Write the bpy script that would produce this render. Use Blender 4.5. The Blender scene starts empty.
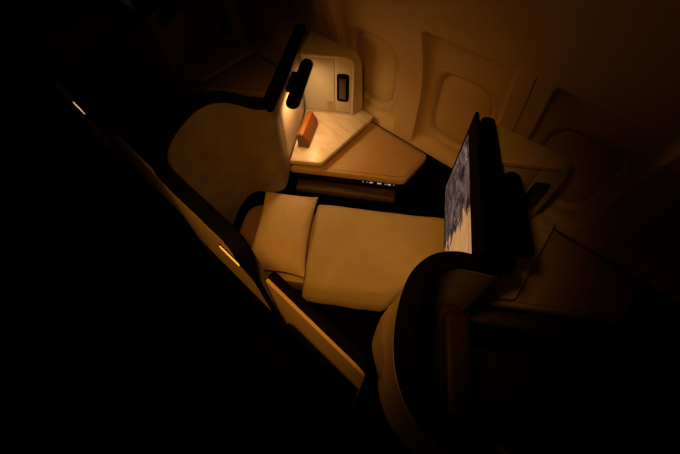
import bpy, bmesh, math, random
from mathutils import Vector, Matrix, noise
random.seed(4)
sc = bpy.context.scene
COL = sc.collection
PITCH = 1.09; PITCH2 = 1.11                       # spacing of the suites along the cabin (X); +Y is the window side
U = Vector((.829, .559, 0)); V = Vector((-.559, .829, 0))   # bed axis / across the bed
def uv(u, v, z=0.0): return U*u + V*v + Vector((0, 0, z))
WALL_Y = 1.34

# ------------------------------------------------------------------ materials
def mat(name, col, rough=.5, metal=0.0, vary=0.0, scale=8.0, bump=0.0, bscale=60.0, emit=None, estr=0.0, coat=0.0, spec=.5):
    m = bpy.data.materials.new(name); m.use_nodes = True
    nt = m.node_tree; b = nt.nodes['Principled BSDF']
    b.inputs['Base Color'].default_value = (*col, 1); b.inputs['Roughness'].default_value = rough
    b.inputs['Metallic'].default_value = metal; b.inputs['Coat Weight'].default_value = coat
    b.inputs['Specular IOR Level'].default_value = spec
    if emit:
        b.inputs['Emission Color'].default_value = (*emit, 1); b.inputs['Emission Strength'].default_value = estr
    tc = nt.nodes.new('ShaderNodeTexCoord')
    if vary:
        n = nt.nodes.new('ShaderNodeTexNoise'); n.inputs['Scale'].default_value = scale; n.inputs['Detail'].default_value = 6
        nt.links.new(tc.outputs['Object'], n.inputs['Vector'])
        r = nt.nodes.new('ShaderNodeValToRGB')
        r.color_ramp.elements[0].position = .3; r.color_ramp.elements[1].position = .7
        r.color_ramp.elements[0].color = (*[c*(1-vary) for c in col], 1)
        r.color_ramp.elements[1].color = (*[min(1, c*(1+vary)) for c in col], 1)
        nt.links.new(n.outputs['Fac'], r.inputs['Fac']); nt.links.new(r.outputs['Color'], b.inputs['Base Color'])
    if bump:
        n2 = nt.nodes.new('ShaderNodeTexNoise'); n2.inputs['Scale'].default_value = bscale; n2.inputs['Detail'].default_value = 4
        nt.links.new(tc.outputs['Object'], n2.inputs['Vector'])
        bp = nt.nodes.new('ShaderNodeBump'); bp.inputs['Strength'].default_value = bump; bp.inputs['Distance'].default_value = .004
        nt.links.new(n2.outputs['Fac'], bp.inputs['Height']); nt.links.new(bp.outputs['Normal'], b.inputs['Normal'])
    return m

M = {}
M['shell'] = mat('beige shell laminate', (.60, .47, .36), .45, vary=.05, scale=30)
M['lining'] = mat('mottled lining fabric', (.205, .165, .11), .8, vary=.16, scale=14, bump=.15, bscale=180)
M['black'] = mat('black trim', (.0025, .002, .002), .7, spec=.05)
M['dark'] = mat('charcoal lower panel', (.004, .003, .0025), 1.0, spec=0)
M['gloss'] = mat('black gloss panel', (.004, .004, .005), .35, spec=.2)
M['tower'] = mat('cream satin laminate', (.50, .44, .35), .4)
M['door'] = mat('cream satin door', (.50, .45, .37), .4)
M['lid'] = mat('tan leatherette', (.50, .34, .18), .55, vary=.05, scale=40, bump=.12, bscale=260)
M['ledge'] = mat('brown ledge', (.055, .03, .014), .5, vary=.08, scale=20)
M['leather'] = mat('brown leather', (.035, .014, .008), .5, vary=.1, scale=25, bump=.15, bscale=200)
M['mattress'] = mat('taupe bed cushion', (.26, .17, .10), .85, vary=.06, scale=40)
M['sheet'] = mat('ivory sheet', (.6, .5, .36), .9)
M['duvet'] = mat('cream duvet cotton', (.60, .50, .32), .9, vary=.03, scale=12, bump=.2, bscale=90)
M['pillow'] = mat('cream pillow cotton', (.74, .60, .38), .9, vary=.03, scale=14, bump=.15, bscale=90)
M['orange'] = mat('orange leather', (.28, .088, .007), .5, vary=.08, scale=30)
M['tan_end'] = mat('olive tan leather end', (.15, .10, .035), .5)
M['gold'] = mat('brushed gold latch', (.42, .30, .12), .35, metal=.6)
M['wall'] = mat('sidewall panel', (.55, .42, .24), .6, vary=.02, scale=6)
M['shade'] = mat('window shade', (.56, .43, .23), .55)
M['frame'] = mat('window frame plastic', (.54, .42, .25), .5)
M['seam'] = mat('dark seam', (.05, .035, .02), .8)
M['carpet'] = mat('black carpet', (.004, .0035, .003), .95, vary=.3, scale=120, spec=.05)
M['ceiling'] = mat('ceiling panel', (.35, .3, .25), .7)
M['slit'] = mat('amber light strip', (.8, .4, .05), .4, emit=(1, .42, .03), estr=1.1)
M['slitw'] = mat('pale light strip', (.8, .6, .4), .4, emit=(1, .62, .32), estr=.75)
M['button'] = mat('lit button', (.5, .5, .55), .4, emit=(.75, .75, 1), estr=.42)
M['lens'] = mat('lamp lens', (.9, .8, .6), .4, emit=(1, .6, .25), estr=9)
M['lensoff'] = mat('unlit lamp lens', (.25, .22, .18), .3)
M['display'] = mat('handset display', (.045, .03, .02), .25)
M['steel'] = mat('brushed steel', (.6, .55, .45), .35, metal=.9)

def marble():
    m = mat('veined stone', (.74, .66, .55), .3)
    nt = m.node_tree; b = nt.nodes['Principled BSDF']
    tc = nt.nodes.new('ShaderNodeTexCoord'); mp = nt.nodes.new('ShaderNodeMapping')
    mp.inputs['Rotation'].default_value = (0, 0, .9); mp.inputs['Scale'].default_value = (4, 14, 4)
    n = nt.nodes.new('ShaderNodeTexNoise'); n.inputs['Scale'].default_value = 1.6; n.inputs['Detail'].default_value = 8; n.inputs['Distortion'].default_value = 1.2
    r = nt.nodes.new('ShaderNodeValToRGB')
    e = r.color_ramp.elements
    e[0].position = .36; e[0].color = (.66, .54, .40, 1); e[1].position = .56; e[1].color = (.78, .69, .57, 1)
    nt.links.new(tc.outputs['Object'], mp.inputs['Vector']); nt.links.new(mp.outputs['Vector'], n.inputs['Vector'])
    nt.links.new(n.outputs['Fac'], r.inputs['Fac']); nt.links.new(r.outputs['Color'], b.inputs['Base Color'])
    return m
M['marble'] = marble()

def screen_material():
    """A map-like picture: dusky purple relief on one side, peach ground with a ragged coast on the other."""
    m = bpy.data.materials.new('lit screen picture'); m.use_nodes = True
    nt = m.node_tree; nt.nodes.clear(); N = nt.nodes.new; L = nt.links.new
    out = N('ShaderNodeOutputMaterial'); em = N('ShaderNodeEmission'); L(em.outputs[0], out.inputs[0])
    uvn = N('ShaderNodeUVMap'); sep = N('ShaderNodeSeparateXYZ'); L(uvn.outputs['UV'], sep.inputs[0])
    nz = N('ShaderNodeTexNoise'); nz.inputs['Scale'].default_value = 7; nz.inputs['Detail'].default_value = 9; nz.inputs['Roughness'].default_value = .65
    L(uvn.outputs['UV'], nz.inputs['Vector'])
    # ragged border: x + noise
    ma = N('ShaderNodeMath'); ma.operation = 'MULTIPLY_ADD'; ma.inputs[1].default_value = .75; L(nz.outputs['Fac'], ma.inputs[0]); L(sep.outputs['X'], ma.inputs[2])
    st = N('ShaderNodeValToRGB'); e = st.color_ramp.elements
    e[0].position = .985; e[0].color = (0, 0, 0, 1); e[1].position = .998; e[1].color = (1, 1, 1, 1)
    L(ma.outputs[0], st.inputs['Fac'])
    # streaky relief
    mp = N('ShaderNodeMapping'); mp.inputs['Scale'].default_value = (7, 9, 1); mp.inputs['Rotation'].default_value = (0, 0, .25); L(uvn.outputs['UV'], mp.inputs['Vector'])
    n2 = N('ShaderNodeTexNoise'); n2.inputs['Scale'].default_value = .8; n2.inputs['Detail'].default_value = 10; n2.inputs['Roughness'].default_value = .7; n2.inputs['Distortion'].default_value = 1.6
    L(mp.outputs[0], n2.inputs['Vector'])
    r1 = N('ShaderNodeValToRGB'); e = r1.color_ramp.elements
    e[0].position = .42; e[0].color = (.022, .012, .013, 1); e[1].position = .66; e[1].color = (.21, .125, .10, 1)
    L(n2.outputs['Fac'], r1.inputs['Fac'])
    r2 = N('ShaderNodeValToRGB'); e = r2.color_ramp.elements
    e[0].position = .35; e[0].color = (.44, .20, .07, 1); e[1].position = .65; e[1].color = (.58, .28, .10, 1)
    L(n2.outputs['Fac'], r2.inputs['Fac'])
    mx = N('ShaderNodeMixRGB'); L(st.outputs['Color'], mx.inputs['Fac']); L(r1.outputs['Color'], mx.inputs[1]); L(r2.outputs['Color'], mx.inputs[2])
    L(mx.outputs['Color'], em.inputs['Color']); em.inputs['Strength'].default_value = 1.0
    return m
M['screen'] = screen_material()
M['glyph'] = mat('screen white mark', (.6, .6, .6), .5, emit=(.9, .75, .7), estr=.35)
M['bar'] = mat('screen grey strip', (.05, .05, .05), .5, emit=(.42, .25, .12), estr=.6)

# ------------------------------------------------------------------ mesh helpers
def link(name, bm, material, parent=None, smooth=True, shift=True):
    bmesh.ops.recalc_face_normals(bm, faces=bm.faces)
    if parent is not None and shift:
        p = parent.matrix_basis.translation.copy(); q = parent
        while q.parent: q = q.parent; p += q.matrix_basis.translation
        bmesh.ops.translate(bm, verts=bm.verts, vec=-p)
    me = bpy.data.meshes.new(name); bm.to_mesh(me); bm.free()
    for mm in (material if isinstance(material, (list, tuple)) else [material]): me.materials.append(mm)
    if smooth:
        for p in me.polygons: p.use_smooth = True
        me.set_sharp_from_angle(angle=math.radians(38))
    o = bpy.data.objects.new(name, me); COL.objects.link(o)
    if parent is not None: o.parent = parent
    return o

def thing(name, loc, label, cat, group=None):
    o = bpy.data.objects.new(name, None); COL.objects.link(o); o.location = loc; o.empty_display_size = .05
    return tag(o, label, cat, group)
def tag(o, label=None, cat=None, group=None, kind=None):
    if label: o['label'] = label
    if cat: o['category'] = cat
    if group: o['group'] = group
    if kind: o['kind'] = kind
    return o
def copy_tree(root, offset, label, parent=None):
    r = root.copy(); COL.objects.link(r)
    if parent is None: r.location = root.location + Vector(offset); r['label'] = label
    else: r.parent = parent
    for ch in list(root.children): copy_tree(ch, None, None, r)
    return r

def round_poly(pts, r, n=6):
    out = []; k = len(pts)
    for i in range(k):
        p = Vector(pts[i][:2]); a = Vector(pts[i-1][:2]); b = Vector(pts[(i+1) % k][:2])
        rr = r[i] if isinstance(r, (list, tuple)) else r
        if rr <= 0: out.append((p.x, p.y)); continue
        d1 = (a-p).normalized(); d2 = (b-p).normalized()
        ang = d1.angle(d2); t = min(rr/math.tan(ang/2), (a-p).length*.48, (b-p).length*.48)
        s, e = p+d1*t, p+d2*t
        for j in range(n+1):
            q = j/n; c = (s*(1-q)+p*q)*(1-q)+(p*(1-q)+e*q)*q
            out.append((c.x, c.y))
    return out
def prism(pts, z0, z1, bev=0.0, seg=3, bm=None):
    """Vertical extrusion of a plan outline, with rounded top and bottom edges."""
    own = bm is None; bm = bm or bmesh.new()
    n = len(pts); ar = sum(pts[i][0]*pts[(i+1) % n][1]-pts[(i+1) % n][0]*pts[i][1] for i in range(n))
    if ar < 0: pts = list(reversed(pts))
    P = [Vector(p[:2]) for p in pts]
    def inset(d):
        if d <= 1e-9: return P
        o = []
        for i in range(n):
            a, b, c = P[i-1], P[i], P[(i+1) % n]
            e1 = (b-a); e2 = (c-b)
            e1 = e1.normalized() if e1.length > 1e-9 else e2.normalized(); e2 = e2.normalized() if e2.length > 1e-9 else e1
            n1 = Vector((-e1.y, e1.x)); n2 = Vector((-e2.y, e2.x)); m = n1+n2
            if m.length < 1e-6: m = n1
            m.normalize(); o.append(b+m*(d/max(.45, m.dot(n1))))
        return o
    levels = []
    if bev > 0:
        for j in range(seg+1):
            t = j/seg*math.pi/2; levels.append((z0+bev*(1-math.sin(t)), bev*(1-math.cos(t))))
        levels = [(z0+bev*(1-math.cos(j/seg*math.pi/2)), bev*(1-math.sin(j/seg*math.pi/2))) for j in range(seg+1)]
        levels += [(z1-bev*(1-math.sin(j/seg*math.pi/2)), bev*(1-math.cos(j/seg*math.pi/2))) for j in range(seg+1)]
    else: levels = [(z0, 0), (z1, 0)]
    rings = [[bm.verts.new((q.x, q.y, z)) for q in inset(d)] for z, d in levels]
    for a, b in zip(rings, rings[1:]):
        for i in range(n): bm.faces.new((a[i], a[(i+1) % n], b[(i+1) % n], b[i]))
    bm.faces.new(list(reversed(rings[0]))); bm.faces.new(rings[-1])
    return bm
def uvbox(u0, u1, v0, v1, z0, z1, bev=.005, r=.0, bm=None):
    pts = [uv(u0, v0), uv(u1, v0), uv(u1, v1), uv(u0, v1)]
    if r: pts = round_poly(pts, r)
    return prism([(p[0], p[1]) for p in pts], z0, z1, bev, 3, bm)
def plate(origin, ax, ay, an, pts, depth, bev=.002, bm=None):
    """Outline pts in the (ax, ay) plane at origin, pushed out along an by depth."""
    b2 = prism(pts, 0, depth, bev, 2)
    Mx = Matrix(((ax.x, ay.x, an.x, origin.x), (ax.y, ay.y, an.y, origin.y), (ax.z, ay.z, an.z, origin.z), (0, 0, 0, 1)))
    bmesh.ops.transform(b2, matrix=Mx, verts=b2.verts)
    if bm is None: return b2
    me = bpy.data.meshes.new('tmp'); b2.to_mesh(me); b2.free(); bm.from_mesh(me); bpy.data.meshes.remove(me); return bm
def rrect(x0, x1, y0, y1, r, n=6): return round_poly([(x0, y0), (x1, y0), (x1, y1), (x0, y1)], r, n)
def catmull(pts, n=8):
    P = [Vector(p) for p in pts]; P = [P[0]*2-P[1]]+P+[P[-1]*2-P[-2]]; out = []
    for i in range(1, len(P)-2):
        for j in range(n):
            t = j/n; a, b, c, d = P[i-1], P[i], P[i+1], P[i+2]
            out.append(.5*((2*b)+(c-a)*t+(2*a-5*b+4*c-d)*t*t+(3*b-a-3*c+d)*t**3))
    out.append(P[-2]); return out
def sweep(path, section, closed=True, bm=None, plan=True):
    """section(i, path) -> list of (side, up) offsets; side is to the inner (left-hand) side of travel."""
    bm = bm or bmesh.new(); rings = []
    k = len(path); last = None
    for i in range(k):
        t = (path[min(k-1, i+1)]-path[max(0, i-1)]).normalized()
        tp = Vector((t.x, t.y, 0))
        if tp.length > .05: last = tp.normalized()
        side = Vector((-last.y, last.x, 0))
        up = side.cross(t).normalized() * -1 if not plan else Vector((0, 0, 1))
        if not plan and up.dot(Vector((0, 0, 1))) < -.01: up = -up
        rings.append([bm.verts.new(path[i]+side*s+up*h) for s, h in section(i, path)])
    m = len(rings[0])
    for a, b in zip(rings, rings[1:]):
        for i in range(m): bm.faces.new((a[i], a[(i+1) % m], b[(i+1) % m], b[i]))
    bm.faces.new(list(reversed(rings[0]))); bm.faces.new(rings[-1]); return bm
def capsule(c, ax, r, L, flat=1.0, bm=None, n=20, m=8):
    bm = bm or bmesh.new(); ax = ax.normalized(); s = Vector((-ax.y, ax.x, 0)).normalized(); up = ax.cross(s)
    prof = [(-L/2+r-r*math.cos(j/m*math.pi/2), r*math.sin(j/m*math.pi/2)) for j in range(m+1)] + [(L/2-r+r*math.sin(j/m*math.pi/2), r*math.cos(j/m*math.pi/2)) for j in range(m+1)]
    rings = []
    for a, rad in prof:
        if rad < 1e-6: rings.append([bm.verts.new(c+ax*a)]); continue
        rings.append([bm.verts.new(c+ax*a+s*rad*math.cos(k/n*2*math.pi)+up*rad*flat*math.sin(k/n*2*math.pi)) for k in range(n)])
    for A, B in zip(rings, rings[1:]):
        for k in range(n):
            q = []
            for v in (A[k % len(A)], A[(k+1) % len(A)], B[(k+1) % len(B)], B[k % len(B)]):
                if v not in q: q.append(v)
            if len(q) > 2: bm.faces.new(q)
    return bm
ZUP = Vector((0, 0, 1))

# ------------------------------------------------------------------ cabin: floor, ceiling, sidewall, windows
X0, X1 = -4.2, 2.2
bm = prism([(-7, -3.5), (3.2, -3.5), (3.2, 1.6), (-7, 1.6)], -.05, 0); tag(link('floor', bm, M['carpet'], smooth=False), kind='structure')
bm = prism([(X0, -1.2), (X1, -1.2), (X1, .9), (X0, .9)], 2.36, 2.40); tag(link('ceiling', bm, M['ceiling'], smooth=False), kind='structure')
PROF = [(.0, 1.30), (.69, 1.34), (.92, 1.338), (1.05, 1.325), (1.18, 1.29), (1.365, 1.215), (1.6, 1.10), (1.85, .95), (2.1, .78), (2.36, .6)]
def wy(z):
    for (a, ya), (b, yb) in zip(PROF, PROF[1:]):
        if z <= b:
            i = PROF.index((a, ya)); t = (z-a)/(b-a)
            y0 = PROF[max(0, i-1)]; y3 = PROF[min(len(PROF)-1, i+2)]
            m1 = (yb-y0[1])/(b-y0[0]) if b != y0[0] else 0; m2 = (y3[1]-ya)/(y3[0]-a)
            h = b-a; return (2*t**3-3*t*t+1)*ya+(t**3-2*t*t+t)*h*m1+(-2*t**3+3*t*t)*yb+(t**3-t*t)*h*m2
    return PROF[-1][1]
WP = .54; PIL = -.75                # window pitch; a pillar centre
def sst(a, b, x): t = max(0, min(1, (x-a)/(b-a))); return t*t*(3-2*t)
def bay(x, z):
    d = abs((x-PIL+WP/2) % WP-WP/2)          # distance from nearest pillar centre
    return .045*sst(.066, .082, d)*(1-sst(1.345, 1.375, z))*sst(.69, .765, z)
xs = []; x = X0
while x < X1+1e-6:
    xs.append(x); x += .012
zs = [.69]; z = .69
while z < 2.36:
    z += .012 if z < 1.45 else .06; zs.append(min(z, 2.36))
bm = bmesh.new()
g = [[bm.verts.new((x, wy(z)+bay(x, z), z)) for z in zs] for x in xs]
for i in range(len(xs)-1):
    for j in range(len(zs)-1):
        dx = (xs[i]+.006-PIL) % WP-WP/2; dz = zs[j]+.006-.985
        if abs(dx/.162)**3.6+abs(dz/.212)**3.6 < 1: continue
        bm.faces.new((g[i][j], g[i][j+1], g[i+1][j+1], g[i+1][j]))
for v_ in [v_ for v_ in bm.verts if not v_.link_faces]: bm.verts.remove(v_)
wall = tag(link('wall_left', bm, M['wall']), kind='structure')
bm = prism([(X0, 1.345), (X1, 1.345), (X1, 1.42), (X0, 1.42)], 0, .688); tag(link('baseboard_left', bm, M['dark'], smooth=False), kind='structure')

def conform(pts2, off0, off1, bm=None):
    """ring surface between outlines on the curved wall: list of (outline, offset from the bay surface)."""
    bm = bm or bmesh.new()
    def w(p, o): return bm.verts.new((p[0], wy(p[1])+.045-o, p[1]))
    rings = [[w(p, o) for p in ring] for ring, o in pts2]
    n = len(rings[0])
    for a, b in zip(rings, rings[1:]):
        for i in range(n): bm.faces.new((a[i], a[(i+1) % n], b[(i+1) % n], b[i]))
    return bm, rings
def outline(cx, cz, hw, hh, p=3.6, n=64):
    o = []
    for i in range(n):
        t = i/n*2*math.pi; c, s = math.cos(t), math.sin(t)
        o.append((cx+hw*math.copysign(abs(c)**(2/p), c), cz+hh*math.copysign(abs(s)**(2/p), s)))
    return o
wn = 0
for k in range(-5, 4):
    cx = PIL+WP/2+WP*k; cz = .985; wn += 1
    root = bpy.data.objects.new('window_%d' % wn, None); COL.objects.link(root); root.location = (cx, WALL_Y, cz); tag(root, kind='structure')
    bm, R = conform([(outline(cx, cz, .172, .222), -.001), (outline(cx, cz, .170, .220), .0025), (outline(cx, cz, .166, .216), .003), (outline(cx, cz, .158, .208), .001),
                     (outline(cx, cz, .148, .198), -.008), (outline(cx, cz, .140, .190), -.018), (outline(cx, cz, .136, .186), -.030)], 0, 0)
    link('window_frame', bm, M['frame'], root)
    bm, R = conform([(outline(cx, cz, .1375, .1875, 3.4), -.029), (outline(cx, cz, .133, .183, 3.4), -.022), (outline(cx, cz, .124, .172, 3.4), -.016), (outline(cx, cz, .06, .09, 3), -.014), (outline(cx, cz, .02, .03, 2.5), -.013)], 0, 0)
    bm.faces.new(R[-1])
    link('window_shade', bm, M['shade'], root)
    # panel joint in the middle of every second pillar
    if k % 2 == 0:
        px = PIL+WP*(k+1)
        bm = bmesh.new(); a = []
        for j in range(40):
            z = .70+j/39*.68
            a.append([bm.verts.new((px+s, wy(z)-.0012, z)) for s in (-.0022, .0022)])
        for p, q in zip(a, a[1:]): bm.faces.new((p[0], p[1], q[1], q[0]))
        tag(link('trim_%d' % wn, bm, M['seam']), kind='structure')

# ------------------------------------------------------------------ privacy shell (built once, at the middle suite)
WU0, WU1, WV0, WV1 = -.514, -.461, 1.128, 1.818      # wing partition in bed axes
W_END = uv((WU0+WU1)/2, WV0)
RIM = [(-1.082, .728, 1.148), (-1.052, .680, 1.150), (-1.062, .632, 1.165), (-1.105, .594, 1.185), (-1.160, .555, 1.195), (-1.197, .50, 1.20), (-1.205, .43, 1.20), (-1.180, .35, 1.20), (-1.135, .268, 1.20),
       (-1.075, .203, 1.20), (-1.0, .166, 1.20), (-.9, .158, 1.20), (-.75, .158, 1.20), (-.65, .158, 1.20), (-.60, .158, 1.199)]
rim_path = catmull(RIM, 8)
shell = thing('privacy_shell', (-1.0, .35, 0), 'curved beige privacy shell around the bed with pillow and duvet', 'seat shell', 'privacy shells of the seat row')
def rsec(hw, hh, n=16, p=3.5):
    return [(hw*math.copysign(abs(math.cos(t))**(2/p), math.cos(t)), hh*math.copysign(abs(math.sin(t))**(2/p), math.sin(t))) for t in [i/n*2*math.pi for i in range(n)]]
# rim: along the niche, the aisle side and down the front edge
dn = [Vector((-.562, .156, 1.187)), Vector((-.540, .152, 1.155)), Vector((-.527, .148, 1.11)), Vector((-.514, .143, 1.02)), Vector((-.490, .1405, .87)), Vector((-.472, .140, .74)), Vector((-.462, .140, .6)), Vector((-.46, .140, .06))]
full = [p-Vector((0, 0, .010)) for p in rim_path]+[p-Vector((0, 0, .010)) for p in catmull([rim_path[-1]]+dn, 5)[1:]]
SEC = rsec(.028, .014)
def rim_sec(i, p):       # the rim narrows to a thin edge strip down the front end
    k = 1-.66*sst(1.16, 1.0, p[i].z)
    k *= 1-.14*sst(.50, .60, p[i].y)*sst(.74, .70, p[i].y)
    return [(a*k, b*(.8+.2*k)) for a, b in SEC]
link('rim', sweep(full, rim_sec, plan=False), M['black'], shell)
k_end = len(rim_path)
wall_path = rim_path+[Vector((p.x, .158, p.z)) for p in catmull([rim_path[-1]]+dn, 5)[1:] if p.z > .87]
def flare(p):      # the outer skin bulges below the rim around the head end
    return .045*sst(-.86, -1.12, p.x)*sst(.24, .34, p.y)*sst(.54, .42, p.y)
def ring_wall(z0f, z1, s_in, s_out, fl, nz=10, i0=0, i1=None):
    bm = bmesh.new(); path = wall_path; k = len(path); rings = []; i1 = k-1 if i1 is None else i1
    for i in range(i0, i1+1):
        t = path[min(k-1, i+1)]-path[max(0, i-1)]; t.z = 0; t.normalize(); side = Vector((-t.y, t.x, 0))
        z0 = z0f(path[i], i); top = path[i].z-.0245 if z1 > .8 else z1; r = []
        for j in range(nz+1):
            z = top+(z0-top)*j/nz
            f = fl*flare(path[i])*sst(1.17, .62, z) if z < 1.17 else 0
            r.append(path[i]+side*(s_out-f)+Vector((0, 0, z-path[i].z)))
        for j in range(nz+1):
            z = z0+(top-z0)*j/nz
            f = fl*flare(path[i])*sst(1.17, .62, z) if z < 1.17 else 0
            r.append(path[i]+side*(s_in-f*0)+Vector((0, 0, z-path[i].z)))
        rings.append([bm.verts.new(v) for v in r])
    m = len(rings[0])
    for a, b in zip(rings, rings[1:]):
        for i in range(m): bm.faces.new((a[i], a[(i+1) % m], b[(i+1) % m], b[i]))
    bm.faces.new(list(reversed(rings[0]))); bm.faces.new(rings[-1]); return bm
def sst(a, b, x):
    t = max(0, min(1, (x-a)/(b-a))); return t*t*(3-2*t)
link('outer_panel', ring_wall(lambda p, i: .775, 1.15, -.004, -.027, 1, i0=20), M['shell'], shell)
link('wing_post', ring_wall(lambda p, i: .775, 1.15, -.004, -.013, 0, i1=19), M['black'], shell)
link('lower_panel', ring_wall(lambda p, i: .001, .773, -.004, -.027, 1, i0=20), M['dark'], shell)
link('lining', ring_wall(lambda p, i: .44+.165*sst(66, 24, i)+.05*sst(12, 4, i)+.03*sst(3, 0, i), 1.15, .0235, -.0035, 0), M['lining'], shell)
# wing partition between the console and the next suite
link('wing_panel', uvbox(WU0+.004, WU1-.002, 1.215, WV1, .64, 1.114, .012, .02), M['shell'], shell)
link('wing_back', uvbox(WU0+.0005, WU0+.0035, WV0+.02, WV1, .64, 1.114, .001), M['black'], shell)
link('wing_cap', uvbox(WU0-.003, WU1+.003, WV0-.008, WV1+.002, 1.1145, 1.150, .012, .026), M['black'], shell)
# locator light slit on the aisle face
bm = plate(Vector((-.660, .1318, 1.095)), Vector((1, 0, 0)), ZUP, Vector((0, -1, 0)), rrect(0, .112, -.014, .014, .013), .004, .001)
link('locator_recess', bm, M['black'], shell)
bm = plate(Vector((-.655, .1276, 1.095)), Vector((1, 0, 0)), ZUP, Vector((0, -1, 0)), rrect(0, .102, -.009, .009, .0085), .003, .001)
slit = link('locator_light', bm, M['slit'], shell)

# ------------------------------------------------------------------ sliding door
door = thing('sliding_door', (-.26, .165, 0), 'low beige sliding door with black top edge beside the duvet', 'door', 'suite doors')
o3 = [(-.50, .03), (-.045, .03), (-.045, 1.03), (-.50, 1.03)]
bm = plate(Vector((0, .178, 0)), Vector((1, 0, 0)), ZUP, Vector((0, -1, 0)), round_poly([(-.475, .03), (-.05, .03), (-.05, 1.045), (-.475, 1.045)], [0, 0, .05, 0], 8), .022, .003)
link('door_panel', bm, M['shell'], door)
path = [Vector((-.475, .1835, 1.05)), Vector((-.12, .181, 1.05)), Vector((-.08, .181, 1.045)), Vector((-.055, .181, 1.022)), Vector((-.043, .181, .985)), Vector((-.040, .181, .8)), Vector((-.040, .181, .03))]
link('edge_trim', sweep(catmull(path, 6), lambda i, p: rsec(.016, .009), plan=False), M['black'], door)
sill = tag(link('door_sill', plate(Vector((0, .148, 0)), Vector((1, 0, 0)), ZUP, Vector((0, -1, 0)), [(-.402, 0), (-.06, 0), (-.06, .775), (-.402, .775)], .016, .003), M['dark']),
     'black lower sill panel in front of the sliding door', 'panel')

# ------------------------------------------------------------------ console: lid, marble shelf, tower, ledge
con = thing('side_console', (-.85, 1.15, 0), 'cream side console with lamplit stone shelf and closed cupboard', 'console', 'window-side consoles')
E_, D_ = uv(-.445, 1.62), uv(-.178, 1.636)
FR = 1.20
lidp = [uv(-.455, FR), uv(.166, FR), Vector((-.545, 1.328, 0)), Vector((-1.30, 1.328, 0)), uv(-.455, 1.70)]
lid_out = round_poly(lidp, [0, .045, .045, 0, 0])
link('lid', prism(lid_out, .655, .70, .012, 4), M['lid'], con)
# stitched inset line following the lid edge
ins = round_poly([uv(-.27, FR+.018), uv(.158, FR+.018), Vector((-.563, 1.312, 0)), Vector((-.90, 1.312, 0))], [0, .04, .04, 0])
bm = sweep([Vector((*p, .7004)) for p in ins[:]], lambda i, p: [(-.0012, -.0006), (.0012, -.0006), (.0012, .0006), (-.0012, .0006)])
link('lid_seam', bm, M['seam'], con)
mar = [uv(-.455, 1.203), uv(-.285, 1.208), Vector((-.945, 1.322, 0)), Vector((-1.36, 1.322, 0)), uv(-.455, 1.66)]
link('stone_shelf', prism(round_poly(mar, [.0, .03, .018, 0, 0]), .722, .75, .006, 3), M['marble'], con)
link('shelf_riser', prism([(p[0], p[1]) for p in (uv(-.453, 1.24), uv(-.31, 1.24), Vector((-1.0, 1.315, 0)), Vector((-1.34, 1.315, 0)), uv(-.453, 1.66))], .7005, .7215), M['dark'], con)
# fascia below the lid, control strip, and the lower ledge
link('fascia', uvbox(-.43, .14, FR+.018, FR+.036, .0, .654, .002), M['gloss'], con)
link('end_panel', plate(uv(.122, FR+.03), Vector((.06, .998, 0)).normalized(), ZUP, U, [(.01, .0), (.17, .0), (.17, .654), (.01, .654)], .014, .002), M['gloss'], con)
link('ledge', uvbox(-.43, .13, 1.145, FR+.017, .555, .60, .012, .01), M['ledge'], con)
fo = uv(0, FR+.018)
fx = -U
def on_fascia(px):   # distances along the fascia
    return px
marks = [(-.168, .005, .005), (-.142, .004, .004), (-.112, .017, .006), (-.055, .019, .007), (-.012, .006, .006), (.014, .014, .008), (.045, .004, .005)]
for mu, hw, hh in marks:
    bm = plate(uv(mu*.80+.078, FR+.018, .630), U, ZUP, -V, rrect(-hw*.62, hw*.62, -hh*.62, hh*.62, min(hw, hh)*.58, 4), .0015, .0004)
    link('control_button', bm, M['button'], con)
for hz in (.635, .622):
    bm = plate(uv(.1365, FR+.075, hz), V, ZUP, U, rrect(-.004, .004, -.003, .003, .0028, 4), .0015, .0004)
    link('control_button', bm, M['button'], con)
# storage tower
back_y = 1.262
tw_top = 1.105
tower = link('tower', bmesh.new(), M['tower'], con)
TWB = bmesh.new()
Ex, Dx = uv(-.449, 1.645), uv(-.172, 1.645)
def tower_slab(z0, z1, plan, bev, r): return prism(round_poly(plan, r), z0, z1, bev, 4)
front_w = .287
# body outline drawn on the front plane (rounded upper corner) and pushed to the wall
prof = round_poly([(0, .7505), (front_w, .7505), (front_w, tw_top), (0, tw_top)], [0, 0, .06, 0], 8)
def wall_back(s, z):   # the tower runs straight back to the sidewall, leaning with it
    p = uv(-.455+s, 1.613); yl = 1.300+.030*sst(-1.20, -1.10, p.x)
    return max(p.y+.012, yl-.045*max(0, (z-.90)/.20))
bmT = bmesh.new()
inner = round_poly([(.0, .757), (front_w-.016, .757), (front_w-.016, tw_top-.020), (.0, tw_top-.020)], [0, 0, .045, 0], 8)
def P(s, z, d): q = uv(-.455+s, 1.613+d); return bmT.verts.new((q.x, q.y, z))
rA = [P(s, z, 0) for s, z in inner]                       # lip inner edge, front
rA2 = [P(s, z, .014) for s, z in inner]                   # recessed back of lip
rB0 = [P(s, z, 0) for s, z in round_poly([(0, .7505), (front_w-.004, .7505), (front_w-.004, tw_top-.004), (0, tw_top-.004)], [0, 0, .058, 0], 8)]
rB = [P(s, z, .006) for s, z in prof]
xr = uv(-.455+front_w, 1.613).x
rC = [bmT.verts.new((-1.392+(xr+1.392)*s/front_w, wall_back(s, z) if s > .15 else 1.272, z)) for s, z in prof]
n = len(prof)
for a, b in ((rA2, rA), (rA, rB0), (rB0, rB), (rB, rC)):
    for i in range(n): bmT.faces.new((a[i], a[(i+1) % n], b[(i+1) % n], b[i]))
bmT.faces.new(rA2); bmT.faces.new(list(reversed(rC)))
bpy.data.objects.remove(tower)
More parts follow.
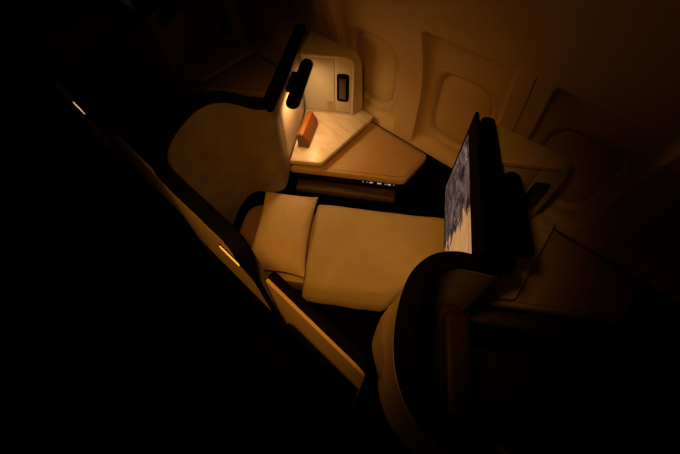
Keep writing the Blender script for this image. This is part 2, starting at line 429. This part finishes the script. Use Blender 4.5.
# the tower widens on the window side: add the side cheek that runs out along the wall
link('tower', bmT, M['tower'], con)
TW = con
fN = -V
org = uv(-.438, 1.613+.0138); FW = front_w-.017
dr = link('cupboard_door', plate(org, U, ZUP, fN, rrect(-.012, .158, .761, tw_top-.026, .004), .006, .002), M['door'], con)
link('latch', plate(org+fN*.006, U, ZUP, fN, rrect(.116, .150, .772, .826, .003), .0025, .001), M['gold'], dr, shift=True)
link('handset_panel', plate(org, U, ZUP, fN, round_poly([(.162, .761), (FW-.019, .761), (FW-.019, tw_top-.024), (.162, tw_top-.024)], [.004, .004, .04, .004], 8), .005, .0015), M['door'], con)
link('cradle', plate(org+fN*.005, U, ZUP, fN, rrect(.172, .240, .835, 1.005, .018), .004, .0015), M['black'], con)
hs = thing('handset', org+U*.206+ZUP*.84+fN*.009, 'black remote handset in its slot on the lamplit cupboard', 'remote control', 'remote handsets')
hb = link('body', plate(org+fN*.0092, U, ZUP, fN, rrect(.181, .231, .843, .997, .012), .012, .004), M['black'], hs)
link('display', plate(org+fN*.0212, U, ZUP, fN, rrect(.188, .224, .860, .985, .004), .001, .0003), M['display'], hs)

# ------------------------------------------------------------------ reading lamp on the wing
lamp = thing('reading_lamp', uv(-.40, 1.372, 1.08), 'black pill-shaped reading lamp, lit, over the stone shelf', 'lamp', 'reading lamps')
LC = uv(-.404, 1.386, 1.092)
link('lamp_housing', capsule(LC, V, .033, .37, .72), M['black'], lamp)
link('bracket', uvbox(WU1+.004, -.420, 1.32, 1.45, 1.078, 1.108, .006), M['black'], lamp)
lens = link('lens', plate(LC-V*.12-ZUP*.0215, U, V, -ZUP, rrect(-.012, .012, 0, .24, .012), .003, .001), M['lens'], lamp)

# ------------------------------------------------------------------ leather case on the shelf
c0 = Vector((-1.118, .945, .7502)); ca = Vector((-.50, .866, 0)).normalized(); cb = Vector((ca.y, -ca.x, 0))
case = thing('leather_case', c0, 'small orange leather case with slanted top on the lamplit shelf', 'case')
def case_bm(a0, a1, g=0.0):
    b2 = prism(round_poly([(-.030-g, 0), (.034+g, 0), (.030+g, .040), (.006, .086+g), (-.012, .090+g), (-.030-g, .078)], [.004, .004, .006, .008, .008, .006], 4), a0, a1, .003, 2)
    Mx = Matrix(((cb.x, 0, ca.x, c0.x), (cb.y, 0, ca.y, c0.y), (0, 1, 0, c0.z), (0, 0, 0, 1)))
    bmesh.ops.transform(b2, matrix=Mx, verts=b2.verts); return b2
link('cover', case_bm(-.095, .10, 0), M['orange'], case)
link('end_panel', case_bm(-.101, -.0955, -.002), M['tan_end'], case)

# ------------------------------------------------------------------ copies of the fixed furniture for the neighbouring suites
for off, nm, where in ((-PITCH, 'behind', 'dark seat beyond the lit shell'), (PITCH2, 'ahead', 'dark seat behind the bright screen')):
    d = (off, 0, 0)
    s2 = copy_tree(shell, d, 'dim curved privacy shell around the ' + where)
    if off < 0:
        for ch in s2.children:
            if ch.name.startswith('locator_light'): ch.data = ch.data.copy(); ch.data.materials[0] = M['slitw']
        copy_tree(door, d, 'unlit sliding door beside the ' + where)
        copy_tree(sill, d, 'unlit lower sill panel beside the ' + where)
    c2 = copy_tree(con, d, 'dim side console with stone shelf beside the ' + where)
    for ch in c2.children:
        if ch.name.startswith('control_button'): ch.data = ch.data.copy(); ch.data.materials[0] = M['gloss']
    copy_tree(hs, d, 'black handset in the dim cupboard beside the ' + where)
    l2 = copy_tree(lamp, d, 'unlit black pill-shaped lamp above the ' + where)
    for ch in l2.children:
        if ch.name.startswith('lens'): ch.data = ch.data.copy(); ch.data.materials[0] = M['lensoff']

# ------------------------------------------------------------------ monitor on the back of the wing ahead
SU = WU0+PITCH2*.829-.0035                  # in this suite's bed axes
mon = thing('monitor', uv(SU-.01, .90, .66), 'large lit screen showing a map, at the foot of the bed', 'screen')
v0, v1, mz0, mz1 = .560, 1.236, .655, 1.142
YAW = .024              # the aisle end stands a little off the partition
MA = uv(SU-YAW, v0); MV = (uv(SU, v1)-MA).normalized(); MU = Vector((MV.y, -MV.x, 0))
def scr(v, z, d=0): return MA+MV*(v-v0)-MU*d+ZUP*z
link('bezel', plate(MA, MV, ZUP, -MU, rrect(0, v1-v0, mz0, mz1, .012), .016, .004), M['black'], mon)
bm = bmesh.new(); link('mount', plate(MA+MV*.15, MV, ZUP, MU, rrect(0, .10, .75, 1.0, .01), .006, .001), M['black'], mon); sv0, sv1, sz0, sz1 = v0+.014, v1-.030, mz0+.018, mz1-.096
vs = [bm.verts.new(scr(a, b, .0166)) for a, b in ((sv1, sz0), (sv0, sz0), (sv0, sz1), (sv1, sz1))]
f = bm.faces.new(vs); ul = bm.loops.layers.uv.new('UVMap')
for lp, c in zip(f.loops, ((0, 0), (1, 0), (1, 1), (0, 1))): lp[ul].uv = c
scrn = link('screen', bm, M['screen'], mon, smooth=False)
bm = bmesh.new()
for (a, b, w, h) in ((.060, .020, .004, .026), (.060, .030, .020, .004), (.083, .021, .004, .022), (.083, .030, .018, .004), (.106, .02, .004, .024), (.100, .04, .018, .004), (.128, .022, .004, .024), (.128, .022, .016, .004)):
    q = [bm.verts.new(scr(sv1-x, sz1-y, .0172)) for x, y in ((a, b), (a+w, b), (a+w, b+h), (a, b+h))]; bm.faces.new(q)
link('title_mark', bm, M['glyph'], scrn, smooth=False)
bm = bmesh.new(); q = [bm.verts.new(scr(x, y, .0170)) for x, y in ((sv0+.01, sz1-.022), (sv0+.24, sz1-.022), (sv0+.24, sz1-.030), (sv0+.01, sz1-.030))]; bm.faces.new(q)
random.seed(2)
for i in range(16):
    x = sv0+.02+i*.0145; h = random.choice((.005, .008, .011)); q = [bm.verts.new(scr(a, b, .0170)) for a, b in ((x, sz1-.006), (x+.005, sz1-.006), (x+.005, sz1-.006-h), (x, sz1-.006-h))]; bm.faces.new(q)
link('menu_strip', bm, M['bar'], scrn, smooth=False)

# ------------------------------------------------------------------ bed, pillow, duvet
bed = thing('flat_bed', uv(0, .85), 'seat laid flat as a bed with taupe cushions', 'bed')
def bed_outline(ins=0):
    return round_poly([uv(-.705+ins, .83), uv(-.53, .632+ins), uv(.18, .61+ins), uv(.42, .67+ins), uv(.80-ins, .69+ins), uv(.80-ins, .98-ins), uv(.40, 1.085-ins), uv(-.705+ins, 1.085-ins)], [.05, .05, .05, .05, .05, .05, .05, .11])
link('mattress', prism(bed_outline(), .37, .495, .03, 4), M['mattress'], bed)
link('bed_base', prism(bed_outline(.05), .0, .368, .01), M['dark'], bed)
# thin sheet showing past the pillow
sh = bmesh.new(); rows = []
for i in range(24):
    u = -.56+i/23*.40; r = []
    for j in range(16):
        v = .625+j/15*.42; z = .5005+.0012*noise.noise(Vector((u*9, v*9, 1)))
        if j < 1: z += .001
        r.append(uv(u, v, z))
    rows.append(r)
top = [[sh.verts.new(p) for p in r] for r in rows]; bot = [[sh.verts.new(p-Vector((0, 0, .003))) for p in r] for r in rows]
def close_grid(b, top, bot):
    n, m = len(top), len(top[0])
    for i in range(n-1):
        for j in range(m-1):
            b.faces.new((top[i][j], top[i+1][j], top[i+1][j+1], top[i][j+1])); b.faces.new((bot[i][j], bot[i][j+1], bot[i+1][j+1], bot[i+1][j]))
    for i in range(n-1):
        for j in (0, m-1): b.faces.new((top[i][j], bot[i][j], bot[i+1][j], top[i+1][j]))
    for j in range(m-1):
        for i in (0, n-1): b.faces.new((top[i][j], top[i][j+1], bot[i][j+1], bot[i][j]))
close_grid(sh, top, bot)
link('sheet', sh, M['sheet'], bed)

pil = bmesh.new(); N_ = 40; rows_t, rows_b = [], []
pc = uv(-.433, .872); pa = math.radians(3)
for i in range(N_+1):
    rt, rb = [], []
    for j in range(N_+1):
        a, b = i/N_*2-1, j/N_*2-1
        pin = 1-.10*(1-b*b)*abs(a)**3; pin2 = 1-.07*(1-a*a)*abs(b)**3
        u = a*.148*pin; v = b*.248*pin2
        th = .066*((1-abs(a)**2.6)*(1-abs(b)**2.6))**.55
        wr = .007*noise.noise(Vector((a*2.2+3, b*2.2, 0)))+.003*noise.noise(Vector((a*6, b*5, 4)))
        wr *= (1-abs(a)**4)*(1-abs(b)**4)
        c, s = math.cos(pa), math.sin(pa)
        base = pc+uv(u*c-v*s, u*s+v*c)
        lift = .570+.012*(-a)
        rt.append(pil.verts.new(base+ZUP*(lift+th+wr))); rb.append(None if (i in (0, N_) or j in (0, N_)) else pil.verts.new(base+ZUP*(lift-th*.85)))
    rows_t.append(rt); rows_b.append(rb)
for i in range(N_+1):
    for j in range(N_+1):
        if rows_b[i][j] is None: rows_b[i][j] = rows_t[i][j]
for i in range(N_):
    for j in range(N_):
        pil.faces.new((rows_t[i][j], rows_t[i+1][j], rows_t[i+1][j+1], rows_t[i][j+1]))
        q = (rows_b[i][j], rows_b[i][j+1], rows_b[i+1][j+1], rows_b[i+1][j])
        pil.faces.new(q)
tag(link('pillow', pil, M['pillow']), 'plump cream pillow at the head of the bed', 'pillow')

dv = bmesh.new(); nu, nv = 90, 60; top, bot = [], []
for i in range(nu+1):
    a = i/nu; u = -.280+a*1.058; rt, rb = [], []
    v0_, v1_ = .546+.15*sst(.10, .30, u)+.02*sst(.3, .45, u), 1.10-.13*sst(.36, .78, u)
    for j in range(nv+1):
        b = j/nv
        v = v0_+b*(v1_-v0_)
        e = min(1, (1-abs(2*b-1))*nv/2/5.0); ee = min(1, a*nu/4.0)
        edge = (1-(1-e)**2)**.5*(1-(1-ee)**2)**.5
        wr = .006*noise.noise(Vector((u*5, v*5, 2)))+.0025*noise.noise(Vector((u*16, v*11, 7)))
        droop = -.035*(1-sst(.01, .12, b))*(1-sst(.08, .22, u))
        jag = .004*noise.noise(Vector((u*7, v*7, 9)))
        pos = uv(u-.020*b*(1-a)+(.008*noise.noise(Vector((v*6, 0, 3))) if a < .1 else 0), v+(jag*3 if b < .1 or b > .9 else 0))
        zt = .513+.052*edge+wr*edge+droop; zb = .5055+droop
        rt.append(dv.verts.new(pos+ZUP*zt)); rb.append(dv.verts.new(pos+ZUP*min(zb, zt-.004)))
    top.append(rt); bot.append(rb)
close_grid(dv, top, bot)
tag(link('duvet', dv, M['duvet']), 'smooth cream duvet spread over the flat bed up to the pillow', 'duvet')

# ------------------------------------------------------------------ upright seats in the two unlit suites
def make_seat():
    t = thing('reclining_seat', uv(-.2, .80), 'brown leather seat, upright and empty, inside the shell beyond the lit one', 'seat', 'upright leather seats')
    link('seat_base', uvbox(-.40, .10, .64, 1.04, 0, .36, .01), M['dark'], t)
    link('seat_cushion', prism(round_poly([uv(-.45, 1.06), uv(.14, 1.06), uv(.14, .63), uv(-.19, .63), Vector((-.56, .375, 0)), uv(-.45, .76)], .04), .362, .50, .03, 3), M['leather'], t)
    pr = [(-.545, .46), (-.46, .48), (-.555, 1.00), (-.63, 1.0)]
    b2 = prism(round_poly(pr, [.02, .02, .03, .03]), .66, 1.05, .03, 3)
    Mx = Matrix(((U.x, 0, V.x, 0), (U.y, 0, V.y, 0), (0, 1, 0, 0), (0, 0, 0, 1))); bmesh.ops.transform(b2, matrix=Mx, verts=b2.verts)
    link('backrest', b2, M['leather'], t)
    hd = prism(round_poly([(-.598, .86), (-.535, .86), (-.552, 1.06), (-.63, 1.06)], .02), .70, 1.0, .025, 3); bmesh.ops.transform(hd, matrix=Mx, verts=hd.verts)
    link('headrest', hd, M['leather'], t)
    ar = link('armrest', prism(rrect(-.79, -.46, .262, .352, .03), .36, .80, .015), M['leather'], t)
    link('armrest_strip', prism(rrect(-.71, -.52, .322, .340, .006), .8002, .806, .002), M['steel'], ar)
    return t
seat = make_seat()
s3 = copy_tree(seat, (PITCH2-.028, -.01, 0), 'brown leather seat, upright and empty, behind the bright screen')
seat.location.x -= PITCH

# ------------------------------------------------------------------ light
def lamp_light(kind, name, loc, col, e, **kw):
    d = bpy.data.lights.new(name, kind); d.color = col; d.energy = e
    for k, v in kw.items(): setattr(d, k, v)
    o = bpy.data.objects.new(name, d); COL.objects.link(o); o.location = loc; return o
def aim(o, tgt): o.rotation_euler = (Vector(tgt)-o.location).to_track_quat('-Z', 'Y').to_euler()
AMB = (1, .385, .036)
s = lamp_light('SPOT', 'ceiling_spot', (-.28, -.02, 2.33), AMB, 45, spot_size=math.radians(68), spot_blend=1.0, shadow_soft_size=.10); aim(s, (-.675, .80, .6))
a = lamp_light('AREA', 'mood_strip', (-.55, .45, 2.34), AMB, .03, shape='RECTANGLE', size=1.6, size_y=.08); aim(a, (-.5, 1.1, .8))
k = lamp_light('SPOT', 'aisle_spot', (-.45, -1.0, 2.3), AMB, 27, spot_size=math.radians(38), spot_blend=.8, shadow_soft_size=.12); aim(k, (-.53, .13, 1.0))
r = lamp_light('AREA', 'reading_light', LC-ZUP*.027, (1, .56, .21), 1.0, shape='RECTANGLE', size=.02, size_y=.22)
r.rotation_euler = (0, 0, math.atan2(-U.y, -U.x)+math.pi)
w = bpy.data.worlds.new('World'); sc.world = w; w.use_nodes = True
w.node_tree.nodes['Background'].inputs[0].default_value = (1, .45, .12, 1); w.node_tree.nodes['Background'].inputs[1].default_value = .005

# ------------------------------------------------------------------ camera
cd = bpy.data.cameras.new('camera'); cam = bpy.data.objects.new('camera', cd); COL.objects.link(cam); sc.camera = cam
cam.location = (0, 0, 2.05); cd.sensor_fit = 'HORIZONTAL'; cd.sensor_width = 36; cd.lens = 332/680*36; cd.clip_start = .02
hd = math.radians(-47.3); th = math.radians(57.3)
Rv = Vector((math.sin(-hd), math.cos(hd), 0)); Fv = Vector((-math.cos(hd), math.sin(-hd), 0))
fw = Fv*math.cos(th)-ZUP*math.sin(th); upv = Fv*math.sin(th)+ZUP*math.cos(th)
cam.rotation_euler = Matrix((Rv, upv, -fw)).transposed().to_euler()
sc.view_settings.view_transform = 'Standard'; sc.view_settings.look = 'None'; sc.view_settings.gamma = 1; sc.view_settings.exposure = 0
try: sc.view_settings.use_curve_mapping = False
except Exception: pass
sc.cycles.use_denoising = True
